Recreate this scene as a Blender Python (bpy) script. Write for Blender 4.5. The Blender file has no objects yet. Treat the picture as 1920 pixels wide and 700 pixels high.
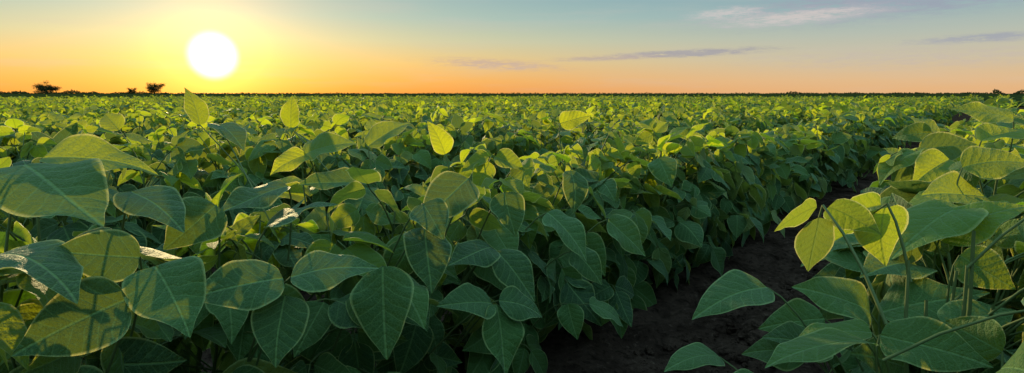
import bpy, math, numpy as np
from mathutils import Vector
R=math.radians
rng=np.random.default_rng(7)
scene=bpy.context.scene
TH=R(39.6)
rv=np.array([math.sin(TH),math.cos(TH),0.0]); qv=np.array([math.cos(TH),-math.sin(TH),0.0])
CAM=np.array([0,0,0.65])
SUN_AZ=R(-26.5); SUN_EL=R(3.2); LAMP_EL=R(6.2)
ROW0=-0.02; SP=0.93

def srgb(r,g,b):
    f=lambda c:(c/12.92 if c<=0.04045 else ((c+0.055)/1.055)**2.4)
    return (f(r/255),f(g/255),f(b/255),1)

# ---------------------------------------------------------------- node helper
class NT:
    def __init__(s,tree): s.t=tree; s.n=tree.nodes; s.l=tree.links
    def set(s,inp,v):
        if isinstance(v,bpy.types.NodeSocket): s.l.new(v,inp)
        elif v is not None:
            inp.default_value=v
    def m(s,op,a,b=None,c=None,clamp=False):
        n=s.n.new('ShaderNodeMath'); n.operation=op; n.use_clamp=clamp
        s.set(n.inputs[0],a)
        if b is not None: s.set(n.inputs[1],b)
        if c is not None: s.set(n.inputs[2],c)
        return n.outputs[0]
    def ss(s,x,a,b,lo=0.0,hi=1.0):
        n=s.n.new('ShaderNodeMapRange'); n.interpolation_type='SMOOTHSTEP'
        s.set(n.inputs['Value'],x); n.inputs['From Min'].default_value=a; n.inputs['From Max'].default_value=b
        n.inputs['To Min'].default_value=lo; n.inputs['To Max'].default_value=hi
        return n.outputs[0]
    def mix(s,f,a,b,bt='MIX'):
        n=s.n.new('ShaderNodeMix'); n.data_type='RGBA'; n.blend_type=bt
        s.set(n.inputs[0],f); s.set(n.inputs[6],a); s.set(n.inputs[7],b)
        return n.outputs[2]
    def ramp(s,x,stops):
        n=s.n.new('ShaderNodeValToRGB'); cr=n.color_ramp
        while len(cr.elements)<len(stops): cr.elements.new(0.5)
        for e,(p,c) in zip(cr.elements,stops): e.position=p; e.color=c
        s.set(n.inputs[0],x); return n.outputs[0]
    def noise(s,vec,scale,detail=3,rough=0.5):
        n=s.n.new('ShaderNodeTexNoise'); n.inputs['Scale'].default_value=scale
        n.inputs['Detail'].default_value=detail; n.inputs['Roughness'].default_value=rough
        if vec is not None: s.l.new(vec,n.inputs['Vector'])
        return n.outputs['Fac']
    def comb(s,x,y,z):
        n=s.n.new('ShaderNodeCombineXYZ'); s.set(n.inputs[0],x); s.set(n.inputs[1],y); s.set(n.inputs[2],z); return n.outputs[0]
    def sep(s,v):
        n=s.n.new('ShaderNodeSeparateXYZ'); s.l.new(v,n.inputs[0]); return n.outputs

def new_mat(name):
    m=bpy.data.materials.new(name); m.use_nodes=True; m.node_tree.nodes.clear(); return m,NT(m.node_tree)

# ---------------------------------------------------------------- leaf material
def leaf_material(name,detail=True):
    m,N=new_mat(name)
    at=N.n.new('ShaderNodeAttribute'); at.attribute_name='lv'
    r1,age,edge=N.sep(at.outputs['Vector'])
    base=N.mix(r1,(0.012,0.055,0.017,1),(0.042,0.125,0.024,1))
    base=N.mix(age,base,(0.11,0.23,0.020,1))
    base=N.mix(N.ss(r1,0.97,1.0,0,0.4),base,(0.26,0.23,0.04,1))
    geo=N.n.new('ShaderNodeNewGeometry')
    p=N.n.new('ShaderNodeBsdfPrincipled'); tr=N.n.new('ShaderNodeBsdfTranslucent')
    if detail:
        uv=N.n.new('ShaderNodeUVMap').outputs[0]
        x,y,_=N.sep(uv)
        ax=N.m('ABSOLUTE',x)
        t=N.m('SUBTRACT',y,N.m('MULTIPLY',ax,0.95)); t=N.m('ADD',t,N.m('MULTIPLY',N.m('MULTIPLY',ax,ax),0.9))
        wob=N.noise(uv,5,1); t=N.m('ADD',t,N.m('MULTIPLY',N.m('SUBTRACT',wob,0.5),0.07))
        ph=N.m('FRACT',N.m('MULTIPLY',N.m('ADD',t,1.0),7.5))
        d=N.m('SUBTRACT',0.5,N.m('ABSOLUTE',N.m('SUBTRACT',ph,0.5)))
        side=N.ss(d,0.01,0.10,1,0)
        mid=N.ss(ax,0.005,0.022,1,0)
        vor=N.n.new('ShaderNodeTexVoronoi'); vor.feature='DISTANCE_TO_EDGE'; vor.inputs['Scale'].default_value=30
        N.l.new(uv,vor.inputs['Vector'])
        net=N.ss(vor.outputs['Distance'],0.0,0.12,1,0)
        vein=N.m('MAXIMUM',N.m('MULTIPLY',side,0.62),mid)
        veinc=N.m('MAXIMUM',vein,N.m('MULTIPLY',net,0.36))
        pn=N.noise(uv,3.5,3)
        base=N.mix(N.ss(pn,0.4,0.8,0,0.4),base,(0.06,0.14,0.038,1))
        base=N.mix(N.m('MULTIPLY',veinc,0.58),base,(0.18,0.33,0.10,1))
        base=N.mix(N.ss(edge,0.90,0.99,0,0.6),base,(0.26,0.37,0.13,1))
    under=N.mix(0.4,base,(0.10,0.19,0.08,1))
    base=N.mix(geo.outputs['Backfacing'],base,under)
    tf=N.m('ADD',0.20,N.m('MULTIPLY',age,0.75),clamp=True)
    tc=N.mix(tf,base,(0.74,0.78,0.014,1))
    if detail:
        puff=N.m('POWER',N.m('MULTIPLY',d,2.0),0.5)
        h=N.m('MULTIPLY',puff,0.0012)
        h=N.m('SUBTRACT',h,N.m('MULTIPLY',mid,0.0014))
        h=N.m('SUBTRACT',h,N.m('MULTIPLY',net,0.00045))
        fine=N.noise(uv,22,3); h=N.m('ADD',h,N.m('MULTIPLY',fine,0.0024))
        bp=N.n.new('ShaderNodeBump'); bp.inputs['Strength'].default_value=1.0; bp.inputs['Distance'].default_value=1.0
        N.l.new(h,bp.inputs['Height']); N.l.new(bp.outputs[0],p.inputs['Normal']); N.l.new(bp.outputs[0],tr.inputs['Normal'])
        tc=N.mix(N.m('MULTIPLY',veinc,0.4),tc,(0.08,0.15,0.015,1))
        tc=N.mix(N.ss(edge,0.89,0.99,0,0.9),tc,(0.95,0.85,0.28,1))
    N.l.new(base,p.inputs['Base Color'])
    p.inputs['Roughness'].default_value=0.62; p.inputs['Specular IOR Level'].default_value=0.26
    if detail:
        p.inputs['Sheen Weight'].default_value=0.10; p.inputs['Sheen Roughness'].default_value=0.35
    N.l.new(tc,tr.inputs[0])
    ms=N.n.new('ShaderNodeMixShader'); N.set(ms.inputs[0],N.m('ADD',0.30,N.m('MULTIPLY',age,0.28)))
    N.l.new(p.outputs[0],ms.inputs[1]); N.l.new(tr.outputs[0],ms.inputs[2])
    o=N.n.new('ShaderNodeOutputMaterial'); N.l.new(ms.outputs[0],o.inputs[0])
    return m
def stem_material():
    m,N=new_mat("soybean_stem")
    tc=N.n.new('ShaderNodeTexCoord').outputs['Object']
    c=N.mix(N.noise(tc,30,3),(0.05,0.09,0.025,1),(0.12,0.16,0.05,1))
    p=N.n.new('ShaderNodeBsdfPrincipled'); N.l.new(c,p.inputs['Base Color']); p.inputs['Roughness'].default_value=0.7
    p.inputs['Specular IOR Level'].default_value=0.25
    o=N.n.new('ShaderNodeOutputMaterial'); N.l.new(p.outputs[0],o.inputs[0]); return m
def soil_material():
    m,N=new_mat("soil")
    tc=N.n.new('ShaderNodeTexCoord').outputs['Object']
    n1=N.noise(tc,6,8,0.7); n2=N.noise(tc,45,5,0.65)
    c=N.mix(N.ss(n1,.3,.7),(0.022,0.014,0.010,1),(0.075,0.049,0.035,1))
    c=N.mix(N.ss(n2,0.55,0.75,0,0.6),c,(0.15,0.105,0.075,1))
    c=N.mix(N.ss(n2,0.48,0.35,0,0.7),c,(0.010,0.007,0.005,1))
    h=N.m('ADD',N.m('MULTIPLY',n1,0.07),N.m('MULTIPLY',n2,0.02))
    bp=N.n.new('ShaderNodeBump'); bp.inputs['Distance'].default_value=1.0; bp.inputs['Strength'].default_value=1.0; N.l.new(h,bp.inputs['Height'])
    p=N.n.new('ShaderNodeBsdfPrincipled'); N.l.new(c,p.inputs['Base Color']); p.inputs['Roughness'].default_value=1.0
    p.inputs['Specular IOR Level'].default_value=0.0
    N.l.new(bp.outputs[0],p.inputs['Normal'])
    o=N.n.new('ShaderNodeOutputMaterial'); N.l.new(p.outputs[0],o.inputs[0]); return m
def simple_mat(name,c1,c2,scale,trans=0.0):
    m,N=new_mat(name)
    tc=N.n.new('ShaderNodeTexCoord').outputs['Object']
    c=N.mix(N.ss(N.noise(tc,scale,4,0.6),0.35,0.65),c1,c2)
    p=N.n.new('ShaderNodeBsdfPrincipled'); N.l.new(c,p.inputs['Base Color']); p.inputs['Roughness'].default_value=0.9
    p.inputs['Specular IOR Level'].default_value=0.0
    o=N.n.new('ShaderNodeOutputMaterial')
    if trans>0:
        t=N.n.new('ShaderNodeBsdfTranslucent'); N.l.new(c,t.inputs[0]); ms=N.n.new('ShaderNodeMixShader'); ms.inputs[0].default_value=trans
        N.l.new(p.outputs[0],ms.inputs[1]); N.l.new(t.outputs[0],ms.inputs[2]); N.l.new(ms.outputs[0],o.inputs[0])
    else: N.l.new(p.outputs[0],o.inputs[0])
    return m
LEAF=leaf_material("soybean_leaf"); LEAF_FAR=leaf_material("soybean_leaf_distant",False); STEM=stem_material(); SOIL=soil_material()

# ---------------------------------------------------------------- mesh accumulation
class Acc:
    def __init__(s): s.v=[];s.f=[];s.uv=[];s.a=[];s.mi=[];s.n=0
    def add(s,v,f,uv,a,mi):
        if len(v)==0: return
        s.v.append(v);s.f.append(f+s.n);s.uv.append(uv);s.a.append(a);s.mi.append(np.full(len(f),mi,np.int32));s.n+=len(v)
    def build(s,name,mats,smooth=True,parent=None):
        v=np.concatenate(s.v).astype(np.float32);f=np.concatenate(s.f).astype(np.int32)
        uv=np.concatenate(s.uv).astype(np.float32);a=np.concatenate(s.a).astype(np.float32);mi=np.concatenate(s.mi)
        me=bpy.data.meshes.new(name)
        me.vertices.add(len(v));me.vertices.foreach_set('co',v.ravel())
        me.loops.add(len(f)*4);me.loops.foreach_set('vertex_index',f.ravel())
        me.polygons.add(len(f));me.polygons.foreach_set('loop_start',np.arange(len(f),dtype=np.int32)*4)
        try: me.polygons.foreach_set('loop_total',np.full(len(f),4,np.int32))
        except Exception: pass
        me.polygons.foreach_set('material_index',mi)
        me.polygons.foreach_set('use_smooth',np.full(len(f),smooth))
        me.update(calc_edges=True)
        ul=me.uv_layers.new(name='UVMap');ul.data.foreach_set('uv',uv[f.ravel()].ravel())
        at=me.attributes.new('lv','FLOAT_VECTOR','POINT');at.data.foreach_set('vector',a.ravel())
        for m in mats: me.materials.append(m)
        ob=bpy.data.objects.new(name,me);scene.collection.objects.link(ob)
        if parent: ob.parent=parent
        return ob
def nrm(a): return a/np.maximum(np.linalg.norm(a,axis=-1,keepdims=True),1e-9)
def leaflets(acc,B,D,Nn,L,W,fold,bend,wave,ph,att,nu,nv,mi=0):
    n=len(B)
    if n==0:return
    lin=np.linspace(0,1,nv+1); vv=0.5*lin+0.5*(1-np.cos(np.pi*lin))/2; uu=np.linspace(-1,1,nu+1)
    if nu>=8: uu=np.sign(uu)*(1-(1-np.abs(uu))**1.25)
    V,U=np.meshgrid(vv,uu,indexing='ij');V=V.ravel();U=U.ravel();M=len(U)
    w=0.35*np.sin(np.pi*np.clip(V,0,1)**0.60)**0.88
    w=w*(1-0.18*np.exp(-((V-0.90)/0.09)**2))
    x=(U*w)[None]*W[:,None]; ax=np.abs(x)
    b=bend[:,None]; b=np.where(np.abs(b)<0.02,0.02,b)
    y=np.sin(b*V)/b; z=-(1-np.cos(b*V))/b
    z=z+fold[:,None]*ax-1.6*np.abs(fold[:,None])*x*x
    q1=np.sin(2*np.pi*1.35*V[None]+ph[:,None]+np.where(U>0,1.9,0)[None])
    z=z+wave[:,None]*(U**2)[None]*(w/0.36)[None]*q1
    if nu>=8: # finer puckering of the blade
        z=z+.012*(w/0.36)[None]*np.sin(2*np.pi*3.1*V[None]+ph[:,None]*2+5*ax)*np.abs(U)[None]
        z=z+.016*np.sin(3.0*ph[:,None]+6*x+4*V[None])*(w/0.36)[None]
    D=nrm(D);Nn=nrm(Nn-(Nn*D).sum(1,keepdims=True)*D);S=np.cross(D,Nn)
    sw=(0.07*np.sin(ph*5.3))[:,None]*(V**2)[None]
    P=B[:,None,:]+L[:,None,None]*((x+sw)[...,None]*S[:,None]+y[...,None]*D[:,None]+z[...,None]*Nn[:,None])
    i,j=np.meshgrid(np.arange(nv),np.arange(nu),indexing='ij');i=i.ravel();j=j.ravel()
    q=np.stack([i*(nu+1)+j,i*(nu+1)+j+1,(i+1)*(nu+1)+j+1,(i+1)*(nu+1)+j],1)
    F=(q[None]+(np.arange(n)*M)[:,None,None]).reshape(-1,4)
    uv=np.stack([x+ (ph[:,None]*0),np.broadcast_to(V,x.shape)],-1).reshape(-1,2)
    A=np.repeat(att,M,axis=0);A[:,2]=np.tile(np.abs(U),n)
    acc.add(P.reshape(-1,3),F,uv,A,mi)
def tubes(acc,P,rad,sides,mi=1,att=None):
    n,K,_=P.shape
    if n==0:return
    T=np.gradient(P,axis=1);T=nrm(T)
    ref=np.array([0.31,0.93,0.17]);a=nrm(np.cross(T,ref));b=np.cross(T,a)
    an=np.arange(sides)*2*np.pi/sides
    ring=P[:,:,None,:]+rad[:,:,None,None]*(np.cos(an)[None,None,:,None]*a[:,:,None]+np.sin(an)[None,None,:,None]*b[:,:,None])
    i,j=np.meshgrid(np.arange(K-1),np.arange(sides),indexing='ij');i=i.ravel();j=j.ravel();j2=(j+1)%sides
    q=np.stack([i*sides+j,i*sides+j2,(i+1)*sides+j2,(i+1)*sides+j],1)
    M=K*sides;F=(q[None]+(np.arange(n)*M)[:,None,None]).reshape(-1,4)
    V=ring.reshape(-1,3)
    acc.add(V,F,np.zeros((len(V),2)),np.zeros((len(V),3)),mi)
def trifoliate(acc,J,alpha,delta,roll,L,age,nu,nv,g,petiolule=True,mi=0):
    n=len(J)
    if n==0:return
    D=np.stack([np.cos(alpha)*np.cos(delta),np.sin(alpha)*np.cos(delta),np.sin(delta)],1)
    up=np.array([[0,0,1.0]])
    out=np.stack([np.cos(alpha),np.sin(alpha),np.zeros(n)],1)
    Nn=nrm(up-(up*D).sum(1,keepdims=True)*D)
    Nn=np.where((delta<-1.35)[:,None],nrm(out-(out*D).sum(1,keepdims=True)*D),Nn)
    S=np.cross(D,Nn);Nn=nrm(Nn*np.cos(roll)[:,None]+S*np.sin(roll)[:,None]);S=np.cross(D,Nn)
    rt=g.random(n)
    def at(): return np.stack([np.clip(rt+g.normal(0,.15,n),0,1),np.clip(age+g.normal(0,.08,n),0,1),g.random(n)],1)
    def shp(k=1.0): return dict(W=g.uniform(.80,1.10,n),fold=g.normal(0.16,0.25,n)+.4*age,bend=g.normal(0.6,0.5,n),wave=g.uniform(.02,.085,n),ph=g.uniform(0,6.28,n))
    pl=0.22*L
    D0=nrm(D+0.15*Nn)
    B0=J+D0*pl[:,None]
    Ni=nrm(Nn+g.normal(0,.18,(n,3)))
    leaflets(acc,B0,D,Ni,L*g.uniform(.98,1.12,n),att=at(),nu=nu,nv=nv,mi=mi,**shp())
    for sg in (-1,1):
        an=g.normal(1.25,.25,n)
        d=np.cos(an)[:,None]*D+sg*np.sin(an)[:,None]*S
        d=nrm(d+np.array([[0,0,-1.0]])*g.uniform(0,.45,n)[:,None]+Nn*g.normal(0,.2,n)[:,None])
        Nl=nrm(Nn+sg*S*g.normal(.25,.35,n)[:,None]+g.normal(0,.18,(n,3)))
        leaflets(acc,J+d*0.008,d,Nl,L*g.uniform(.85,1.0,n),att=at(),nu=nu,nv=nv,mi=mi,**shp())
    if petiolule:
        K=3;tt=np.linspace(0,1,K)[None,:,None]
        P=J[:,None]*(1-tt)+B0[:,None]*tt
        tubes(acc,P,np.full((n,K),0.0013),4)

# ---------------------------------------------------------------- individually posed leaflets of the two nearest rows
# base x y z, tip x y z, blade width (all mm), youth 0..1
LEFT_LEAVES=[(-286,710,398,-286,659,331,79,0),(-293,723,416,-378,662,418,62,0),(-283,723,418,-182,745,428,59,0),(-189,831,400,-177,774,290,84,0),
(-143,928,475,-108,880,429,72,0),(-142,928,435,-131,864,352,70,0),(-78,1040,500,-145,978,431,84,.1),(-15,1105,463,0,1073,389,68,0),
(-30,1068,358,34,1034,273,66,0),(-40,1069,365,-102,986,353,66,0),(-28,976,287,-18,920,191,68,0),(-35,976,289,-118,918,306,62,0),
(-23,977,294,52,1002,260,47,0),(74,1226,399,155,1182,312,72,0),(134,1243,312,195,1213,250,62,0),(140,1389,469,151,1354,373,60,0),
(438,1742,460,461,1680,385,82,.1),(122,1225,197,135,1194,131,54,0),(171,1244,190,251,1264,126,50,0),(226,1351,358,312,1357,268,40,.1),
(-402,638,458,-335,589,403,76,0),(-419,640,468,-485,601,481,55,0),(-529,582,486,-417,547,456,62,0),(-406,594,436,-473,529,412,70,0),
(-599,715,564,-477,645,503,84,.1),(-500,760,523,-414,723,481,63,0),(-414,806,496,-457,757,444,70,0),(-351,909,506,-428,843,476,50,.1),
(-361,840,454,-266,865,487,40,0),(-640,796,563,-518,843,536,35,.6),(-798,1506,571,-829,1521,663,52,.7),(-725,1456,574,-649,1397,517,64,0),
(-641,1706,553,-631,1720,641,50,.8),(-165,1445,502,-204,1457,580,56,1),(147,1809,560,237,1812,583,56,1),(-425,1195,525,-327,1220,550,39,.4),
(-420,1196,527,-473,1140,496,44,1),(-331,1348,530,-242,1406,576,40,.6)]
RIGHT_LEAVES=[(519,811,336,411,816,369,68,.1),(533,811,336,647,767,374,75,.1),(413,913,340,292,886,298,50,.1),(435,682,350,312,658,327,55,.3),
(452,683,357,534,620,343,66,.2),(466,721,344,378,756,310,40,.4),(680,1073,389,545,1064,335,40,.3),(707,904,473,580,852,402,78,.5),
(655,876,429,754,845,489,66,.8),(895,1194,517,805,1167,471,68,.8),(898,1296,523,809,1266,456,55,.5),(768,993,525,860,975,541,58,.5),
(880,1100,562,980,1103,582,42,.9),(1111,1307,593,1013,1361,609,32,.6),(560,723,354,653,725,368,50,.1),
(400,860,200,300,850,170,60,.1),(330,790,225,250,760,190,55,.1),(520,930,280,430,960,250,60,.1),(470,880,240,390,930,225,58,.2),
(611,776,432,650,730,401,60,.3),(552,623,363,536,686,376,52,.2),(622,870,389,516,829,384,60,.2),(809,985,476,686,967,487,60,.6),
(572,799,258,477,774,295,68,.1),(510,898,245,406,881,262,62,.1),(372,989,184,264,958,180,48,.1)]
HC=np.array([[(h[0]+h[3])/2,(h[1]+h[4])/2,(h[2]+h[5])/2] for h in LEFT_LEAVES+RIGHT_LEAVES])/1000.0
HV=HC-CAM;HR=np.linalg.norm(HV,axis=1);HU=HV/HR[:,None]
def posed_leaves(acc,H,pc,seed):
    g=np.random.default_rng(seed);H=np.array(H,float);n=len(H)
    B=H[:,0:3]/1000;T=H[:,3:6]/1000;D=T-B;L=np.linalg.norm(D,axis=1);D=D/L[:,None]
    wd=H[:,6]/1000
    c=nrm(CAM-(B+T)/2);c=nrm(c-(c*D).sum(1,keepdims=True)*D)
    s=np.cross(D,c);s=s*np.where(s[:,2:3]<0,-1,1)
    ratio=wd/(0.70*L);k=np.clip(ratio,.45,1.0);an=np.minimum(np.arccos(k)+.15,R(60))
    Nn=c*np.cos(an)[:,None]+s*np.sin(an)[:,None]+g.normal(0,.14,(n,3))
    att=np.stack([g.uniform(.1,.95,n),H[:,7],g.uniform(0,.9,n)],1)
    bend=g.uniform(.25,.9,n)
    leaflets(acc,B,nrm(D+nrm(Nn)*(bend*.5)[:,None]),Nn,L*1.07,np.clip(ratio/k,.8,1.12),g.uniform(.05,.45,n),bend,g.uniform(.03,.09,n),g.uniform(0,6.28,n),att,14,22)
    pcoord=B@qv
    K=6;t=np.linspace(0,1,K)[None,:,None]
    E=B+qv[None]*((pc-pcoord)*.6)[:,None]-np.array([0,0,1.0])*(.10+.25*B[:,2:3])+rv*g.normal(0,.03,n)[:,None]
    M=B*.75+E*.25-D*0.02+np.array([0,0,.02])
    P=(1-t)**2*B[:,None]+2*t*(1-t)*M[:,None]+t*t*E[:,None]
    tubes(acc,P,np.broadcast_to(np.linspace(.0013,.0019,K),(n,K)),6)

def n1(x,seed):
    g=np.random.default_rng(seed);ph=g.uniform(0,6.28,6);fr=np.array([.7,1.3,2.3,3.9,6.1,9.7]);am=np.array([1,.9,.7,.6,.45,.3])
    return sum(a*np.sin(f*x+p) for a,f,p in zip(am,fr,ph))/2.0
def row_section(acc,s,pc,seed,lod):
    g=np.random.default_rng(seed)
    n=len(s)
    if n==0:return
    K={0:11,1:9,2:6,3:4}[lod]; fmin={0:.08,1:.12,2:.25,3:.5}[lod]
    nu,nv={0:(8,12),1:(4,7),2:(2,4),3:(2,2)}[lod]
    ls={0:1.03,1:1.03,2:1.10,3:1.35}[lod]; mi=0 if lod<2 else 2
    s=s+g.normal(0,.012,n); p=pc+g.normal(0,.03,n)
    hh=0.385+0.034*n1(s,int(abs(pc)*100))+g.normal(0,.036,n)+(.022 if abs(pc-ROW0)<.01 else 0)
    base=s[:,None]*rv+p[:,None]*qv
    lean=g.normal(0,.03,(n,2))
    f=fmin+(1-fmin)*(np.arange(K)[None]+g.uniform(.1,.9,(n,K)))/K
    z=hh[:,None]*f
    side=((np.arange(K)[None]+g.integers(0,2,(n,1)))%2)
    ang=np.where(side==0,0.0,np.pi)+g.normal(0,.75,(n,K))
    el=R(12)+R(44)*f+g.normal(0,R(12),(n,K))
    Lp=(.095+.09*(1-np.abs(1.7*f-.85)))*g.uniform(.75,1.25,(n,K))*(1 if lod<1 else .90)
    qa=math.atan2(qv[1],qv[0]);az=qa+ang
    S0=base[:,None,:]+np.stack([lean[:,:1]*f,lean[:,1:]*f,z],-1)
    dirp=np.stack([np.cos(az)*np.cos(el),np.sin(az)*np.cos(el),np.sin(el)],-1)
    J=S0+dirp*Lp[...,None]
    S0=S0.reshape(-1,3);J=J.reshape(-1,3);az=az.ravel();ff=f.ravel()
    dl=R(-70)+R(64)*ff**1.6+g.normal(0,1,len(ff))*(R(13)+R(24)*ff)
    dl=np.clip(dl,R(-88),R(65))
    aa=az+g.normal(0,.45,len(az))
    Ll=.108*(1-.34*ff**3)*g.uniform(.68,1.24,len(ff))*ls
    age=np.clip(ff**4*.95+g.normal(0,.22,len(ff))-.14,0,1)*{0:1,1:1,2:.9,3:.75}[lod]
    J[:,2]=np.maximum(J[:,2],.06)
    V=J-CAM;dist=np.linalg.norm(V,axis=1)
    keep=dist>np.where(J@qv<-.45,.66,.50)
    bd=np.linalg.norm(base[:,:2],axis=1)
    keep&=np.repeat(bd>.38,K)
    if lod==0:
        ca=(V/dist[:,None])@HU.T
        an=np.arccos(np.clip(ca,-1,1))
        sz=.05 if pc<-.5 else .02
        hid=(an<(.045/HR+sz/np.maximum(dist,.2)[:,None]))&(dist[:,None]<HR[None]+(.015 if pc<-.5 else -.01))
        keep&=~hid.any(1)
    roll=g.normal(0,.4,len(ff))
    if lod<=1:
        K2=4;t=np.linspace(0,1,K2)[None,:,None]
        P=S0[:,None]*(1-t)+J[:,None]*t;P[:,:,2]+=(np.sin(np.pi*t)*.012)[...,0]
        kk=keep&(dist>.62)
        tubes(acc,P[kk],np.broadcast_to(np.linspace(.0021,.0015,K2),(kk.sum(),K2)),4 if lod==0 else 3)
        K3=6;t=np.linspace(0,1,K3)
        P=base[:,None,:]+np.stack([lean[:,:1]*t,lean[:,1:]*t,hh[:,None]*t],-1)
        P[:,:,0]+=g.normal(0,.004,(n,K3))
        kp=bd>.80
        tubes(acc,P[kp],np.broadcast_to(np.linspace(.0045,.002,K3),(kp.sum(),K3)),5 if lod==0 else 3)
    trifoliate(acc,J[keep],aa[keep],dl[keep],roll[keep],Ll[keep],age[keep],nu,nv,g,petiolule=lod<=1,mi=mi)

centers=[ROW0+SP*k for k in range(2,-60,-1)]
far=Acc()
def inview(P,margin):
    x=P[:,0];y=P[:,1]
    return (np.abs(x)<(y+margin)*0.98)&(y>-margin)
for k,pc in enumerate(centers):
    acc=Acc();own=pc>-13
    for lod,(d0,d1,sp) in enumerate([(0,3.0,.048),(3.0,7,.060),(7,16,.10),(16,40,.24)]):
        if lod==0 and abs(pc-ROW0)<.01: sp=.036
        s=np.arange(-3,42,sp)
        P=s[:,None]*rv+pc*qv
        d=np.linalg.norm(P[:,:2],axis=1)
        m=(d>=d0)&(d<d1)&inview(P,1.3)
        if m.any(): row_section(acc if own else far,s[m],pc,1000+k*10+lod,lod)
    if abs(pc-ROW0)<.01: posed_leaves(acc,RIGHT_LEAVES,pc,71)
    if abs(pc-ROW0+SP)<.01: posed_leaves(acc,LEFT_LEAVES,pc,72)
    if own and acc.n: acc.build("soybean_row",[LEAF,STEM,LEAF_FAR])
if far.n: far.build("soybean_rows_distant",[LEAF,STEM,LEAF_FAR])

# ---------------------------------------------------------------- far canopy sheet
na,nr=360,90
azs=np.linspace(R(-62),R(62),na);rs=38*(3500/38)**np.linspace(0,1,nr)
A,RR=np.meshgrid(azs,rs,indexing='ij')
g=np.random.default_rng(5)
Z=0.45+g.normal(0,.035,A.shape);Z[:,0]=0.05
V=np.stack([np.sin(A)*RR,np.cos(A)*RR,Z],-1).reshape(-1,3)
i,j=np.meshgrid(np.arange(na-1),np.arange(nr-1),indexing='ij');i=i.ravel();j=j.ravel()
F=np.stack([i*nr+j,(i+1)*nr+j,(i+1)*nr+j+1,i*nr+j+1],1)
a=Acc();a.add(V,F,np.zeros((len(V),2)),np.zeros((len(V),3)),0)
a.build("soybean_field_canopy",[simple_mat("distant_canopy",(.02,.035,.010,1),(.06,.075,.02,1),6,.3)],smooth=False)

# ---------------------------------------------------------------- ground
ng=520;t=np.linspace(-1,1,ng);cx=4000*np.sinh(8.8*t)/np.sinh(8.8)
X,Y=np.meshgrid(cx+1.0,cx+2.0,indexing='ij')
pp=X*qv[0]+Y*qv[1]
dd=np.hypot(X,Y);near=np.clip(1-dd/12,0,1)
Z=near*(0.02*np.cos(2*np.pi*(pp-ROW0)/SP)-.02+g.normal(0,.009,X.shape)+.008*np.sin(9*X+3*np.sin(7*Y))*np.sin(11*Y))
V=np.stack([X,Y,Z],-1).reshape(-1,3)
i,j=np.meshgrid(np.arange(ng-1),np.arange(ng-1),indexing='ij');i=i.ravel();j=j.ravel()
F=np.stack([i*ng+j,(i+1)*ng+j,(i+1)*ng+j+1,i*ng+j+1],1)
a=Acc();a.add(V,F,np.zeros((len(V),2)),np.zeros((len(V),3)),0);a.build("soil_ground",[SOIL])
nc=5200
cs=.2+8.8*g.random(nc)**1.5;cp=ROW0-SP/2+g.normal(0,.15,nc)-SP*(g.random(nc)<.2)
nu_,nv_=7,5
uu=np.arange(nu_)*2*np.pi/nu_;vv=np.linspace(0.001,np.pi-.001,nv_)
VV,UU=np.meshgrid(vv,uu,indexing='ij')
sph=np.stack([np.sin(VV)*np.cos(UU),np.sin(VV)*np.sin(UU),.65*np.cos(VV)],-1).reshape(-1,3)
rad=.003+.015*g.random(nc)**3
C=cs[:,None]*rv+cp[:,None]*qv;C[:,2]=-.035+rad*.3
P=C[:,None]+rad[:,None,None]*sph[None]*(1+g.normal(0,.22,(nc,len(sph),1)))
i,j=np.meshgrid(np.arange(nv_-1),np.arange(nu_),indexing='ij');i=i.ravel();j=j.ravel();j2=(j+1)%nu_
q=np.stack([i*nu_+j,(i+1)*nu_+j,(i+1)*nu_+j2,i*nu_+j2],1)
F=(q[None]+(np.arange(nc)*len(sph))[:,None,None]).reshape(-1,4)
a=Acc();a.add(P.reshape(-1,3),F,np.zeros((nc*len(sph),2)),np.zeros((nc*len(sph),3)),0);a.build("soil_clods",[SOIL],smooth=False)

# ---------------------------------------------------------------- distant trees
TLEAF=simple_mat("tree_foliage",(.025,.035,.015,1),(.06,.07,.025,1),1.5,.2);BARK=simple_mat("tree_bark",(.03,.022,.015,1),(.06,.045,.03,1),3)
def tree(name,x,y,h,wd,seed,trunk=0.3):
    g=np.random.default_rng(seed);a=Acc()
    th=h*trunk;K=6;t=np.linspace(0,1,K)
    T=np.zeros((1,K,3));T[0,:,2]=t*h*.75;T[0,:,0]=g.normal(0,.02*h,K)*t;T+=np.array([x,y,0])
    tubes(a,T,np.linspace(.04*h,.012*h,K)[None],7,mi=1)
    nb=16;bs=np.zeros((nb,4,3));cen=[]
    for b in range(nb):
        z0=th+g.random()*h*.4;an=g.uniform(0,6.28);l=wd*.5*g.uniform(.35,.95);e=g.uniform(.0,.8)
        for k_ in range(4):
            tt=k_/3;bs[b,k_]=[x+math.cos(an)*l*tt,y+math.sin(an)*l*tt,z0+e*l*tt+.03*h*tt]
        cen.append(bs[b,3]);cen.append(bs[b,2])
    cen.append([x,y,h*.85]);cen=np.array(cen)
    tubes(a,bs,np.broadcast_to(np.linspace(.014*h,.004*h,4),(nb,4)),5,mi=1)
    per=170;n=len(cen)*per
    B=np.repeat(cen,per,0)+g.normal(0,1,(n,3))*np.array([wd*.085,wd*.085,h*.07])
    D=nrm(g.normal(0,1,(n,3)));N_=nrm(g.normal(0,1,(n,3)))
    leaflets(a,B,D,N_,np.full(n,h*.045)*g.uniform(.6,1.3,n),np.ones(n)*1.3,g.normal(0,.2,n),np.zeros(n),np.zeros(n),np.zeros(n),np.zeros((n,3)),2,2,mi=0)
    a.build(name,[TLEAF,BARK])
tree("broadleaf_tree",-205,262,6.3,8.4,11,.15)
tree("broadleaf_tree",-161,268,5.6,6.8,12,.15)
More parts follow.
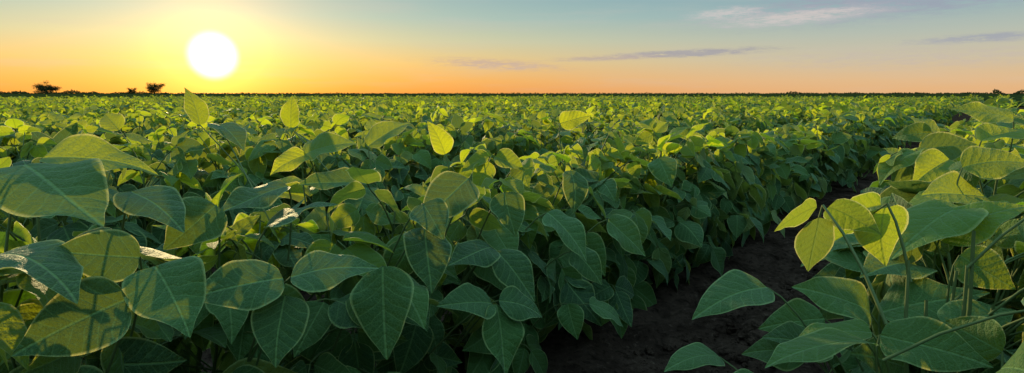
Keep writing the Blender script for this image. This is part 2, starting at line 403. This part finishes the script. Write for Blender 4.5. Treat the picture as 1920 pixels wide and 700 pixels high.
tree("broadleaf_tree",-190,297,3.4,3.8,13,.15)
a=Acc();g=np.random.default_rng(33)
def clump(azd0,azd1,dist,h,n):
    az=np.radians(g.uniform(azd0,azd1,n));d=dist*g.uniform(.97,1.03,n)
    hz=h*(.55+.45*np.sin(az*160)*np.sin(az*73+1))
    B=np.stack([np.sin(az)*d,np.cos(az)*d,g.random(n)*hz],1)
    leaflets(a,B,nrm(g.normal(0,1,(n,3))),nrm(g.normal(0,1,(n,3))),dist*.0018*g.uniform(.5,1.3,n),np.ones(n)*1.4,g.normal(0,.2,n),np.zeros(n),np.zeros(n),np.zeros(n),np.zeros((n,3)),2,2,mi=0)
clump(-48,-35,500,2.6,5000);clump(-35,-30,600,2.0,1500);clump(39,47,200,2.4,4500);clump(24,26,420,1.8,600);clump(26,39,700,1.5,3500);clump(-30,24,900,1.3,5000)
a.build("tree_line",[TLEAF])

# ---------------------------------------------------------------- world
w=bpy.data.worlds.new("World");scene.world=w;w.use_nodes=True;w.node_tree.nodes.clear();N=NT(w.node_tree)
tc=N.n.new('ShaderNodeTexCoord').outputs['Generated']
vn=N.n.new('ShaderNodeVectorMath');vn.operation='NORMALIZE';N.l.new(tc,vn.inputs[0]);dirv=vn.outputs[0]
x,y,z=N.sep(dirv)
S=(math.sin(SUN_AZ)*math.cos(SUN_EL),math.cos(SUN_AZ)*math.cos(SUN_EL),math.sin(SUN_EL))
dp=N.n.new('ShaderNodeVectorMath');dp.operation='DOT_PRODUCT';N.l.new(dirv,dp.inputs[0]);dp.inputs[1].default_value=S
ang=N.m('ARCCOSINE',N.m('MINIMUM',dp.outputs['Value'],0.9999999))
az=N.m('ARCTAN2',x,y)
zz=N.m('MULTIPLY',z,5.0,clamp=True)
c=srgb
sunr=N.ramp(zz,[(0,c(240,146,58)),(.10,c(244,172,84)),(.25,c(236,198,132)),(.42,c(206,208,182)),(.6,c(168,198,206)),(.8,c(144,184,208)),(1,c(130,172,206))])
awr=N.ramp(zz,[(0,c(236,184,144)),(.10,c(230,192,162)),(.25,c(208,198,188)),(.42,c(184,194,202)),(.6,c(154,184,208)),(.8,c(132,170,204)),(1,c(116,154,194))])
daz=N.m('ABSOLUTE',N.m('SUBTRACT',az,SUN_AZ))
col=N.mix(N.ss(daz,0.1,1.05,1,0),awr,sunr)
up=N.ss(z,.25,.7,1.0,3.4)  # unseen upper sky brightened beyond sunset level, added as soft fill for the foliage
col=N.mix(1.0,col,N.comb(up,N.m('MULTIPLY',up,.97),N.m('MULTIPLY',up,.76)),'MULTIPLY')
sky=N.n.new('ShaderNodeTexSky');sky.sky_type='NISHITA';sky.sun_disc=False;sky.sun_elevation=LAMP_EL;sky.sun_rotation=SUN_AZ%(2*math.pi)
nk=N.mix(1.0,sky.outputs[0],(.1,.1,.1,1),'MULTIPLY')
col=N.mix(.06,col,nk)
def gauss(a0,e0,hw,hh,tilt=0):
    da=N.m('SUBTRACT',az,a0);e=N.m('SUBTRACT',N.m('SUBTRACT',z,e0),N.m('MULTIPLY',da,tilt))
    u=N.m('DIVIDE',da,hw);v=N.m('DIVIDE',e,hh)
    return N.m('EXPONENT',N.m('MULTIPLY',N.m('ADD',N.m('MULTIPLY',u,u),N.m('MULTIPLY',v,v)),-1.0))
cn=N.noise(N.comb(N.m('MULTIPLY',az,30.0),N.m('MULTIPLY',z,190.0),0.0),1.0,9,.80)
cn2=N.noise(N.comb(N.m('MULTIPLY',az,4.0),N.m('MULTIPLY',z,40.0),3.0),1.0,5,.6)
def cloud(col,g_,lo,hi,amt,colr):
    k=N.ss(N.m('MULTIPLY',g_,N.m('ADD',N.m('MULTIPLY',cn,3.6),-1.05)),lo,hi,0,amt);return N.mix(k,col,colr)
col=cloud(col,gauss(-.027,.048,.12,.010,-.05),.10,.9,.75,c(196,172,162))
col=cloud(col,gauss(.285,.0635,.13,.006,.03),.08,.7,.85,c(160,158,166))
col=cloud(col,gauss(.16,.058,.10,.005,.03),.10,.8,.7,c(186,168,160))
col=cloud(col,gauss(.58,.129,.26,.026,.06),.08,.8,.9,c(156,164,178))
col=cloud(col,gauss(.44,.112,.12,.012,.05),.10,.9,.75,c(216,206,200))
col=cloud(col,gauss(.338,.122,.06,.010,.05),.10,.9,.7,c(214,204,200))
col=cloud(col,gauss(.668,.0717,.09,.006,.02),.10,.8,.8,c(160,164,176))
col=cloud(col,gauss(.6,.05,.3,.02,0),.2,1.2,.5,c(196,182,178))
vz=N.ss(cn2,.45,.75,0,.18);col=N.mix(vz,col,c(206,196,186))
g1=N.m('MULTIPLY',N.m('EXPONENT',N.m('DIVIDE',ang,-.040)),1.6)
g2=N.m('MULTIPLY',N.m('EXPONENT',N.m('DIVIDE',ang,-.15)),.42)
disc=N.ss(ang,.012,.041,5.0,0)
def addc(col,f,cc):
    n=N.mix(1.0,N.comb(f,f,f),cc,'MULTIPLY');return N.mix(1.0,col,n,'ADD')
col=addc(col,g2,(1.0,.48,.05,1));col=addc(col,g1,(1.0,.60,.10,1));col=addc(col,disc,(1.0,.80,.45,1))
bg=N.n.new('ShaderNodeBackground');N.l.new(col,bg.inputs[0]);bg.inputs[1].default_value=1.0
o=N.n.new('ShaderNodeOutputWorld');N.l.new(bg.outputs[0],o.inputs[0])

# ---------------------------------------------------------------- sun
ld=bpy.data.lights.new("sun","SUN");ld.energy=5;ld.angle=R(.6);ld.color=(1,.76,.36)
lo=bpy.data.objects.new("sun",ld);scene.collection.objects.link(lo)
LS=Vector((math.sin(SUN_AZ)*math.cos(LAMP_EL),math.cos(SUN_AZ)*math.cos(LAMP_EL),math.sin(LAMP_EL)))
lo.rotation_mode='QUATERNION';lo.rotation_quaternion=LS.to_track_quat('Z','Y')
# ---------------------------------------------------------------- camera
cd=bpy.data.cameras.new("camera");cd.sensor_width=36;cd.lens=36*1100/1920;cd.clip_start=.02;cd.clip_end=12000
co=bpy.data.objects.new("camera",cd);scene.collection.objects.link(co);co.location=CAM;co.rotation_euler=(R(81),0,0)
scene.camera=co
scene.view_settings.view_transform='Standard';scene.view_settings.look='None';scene.view_settings.exposure=0
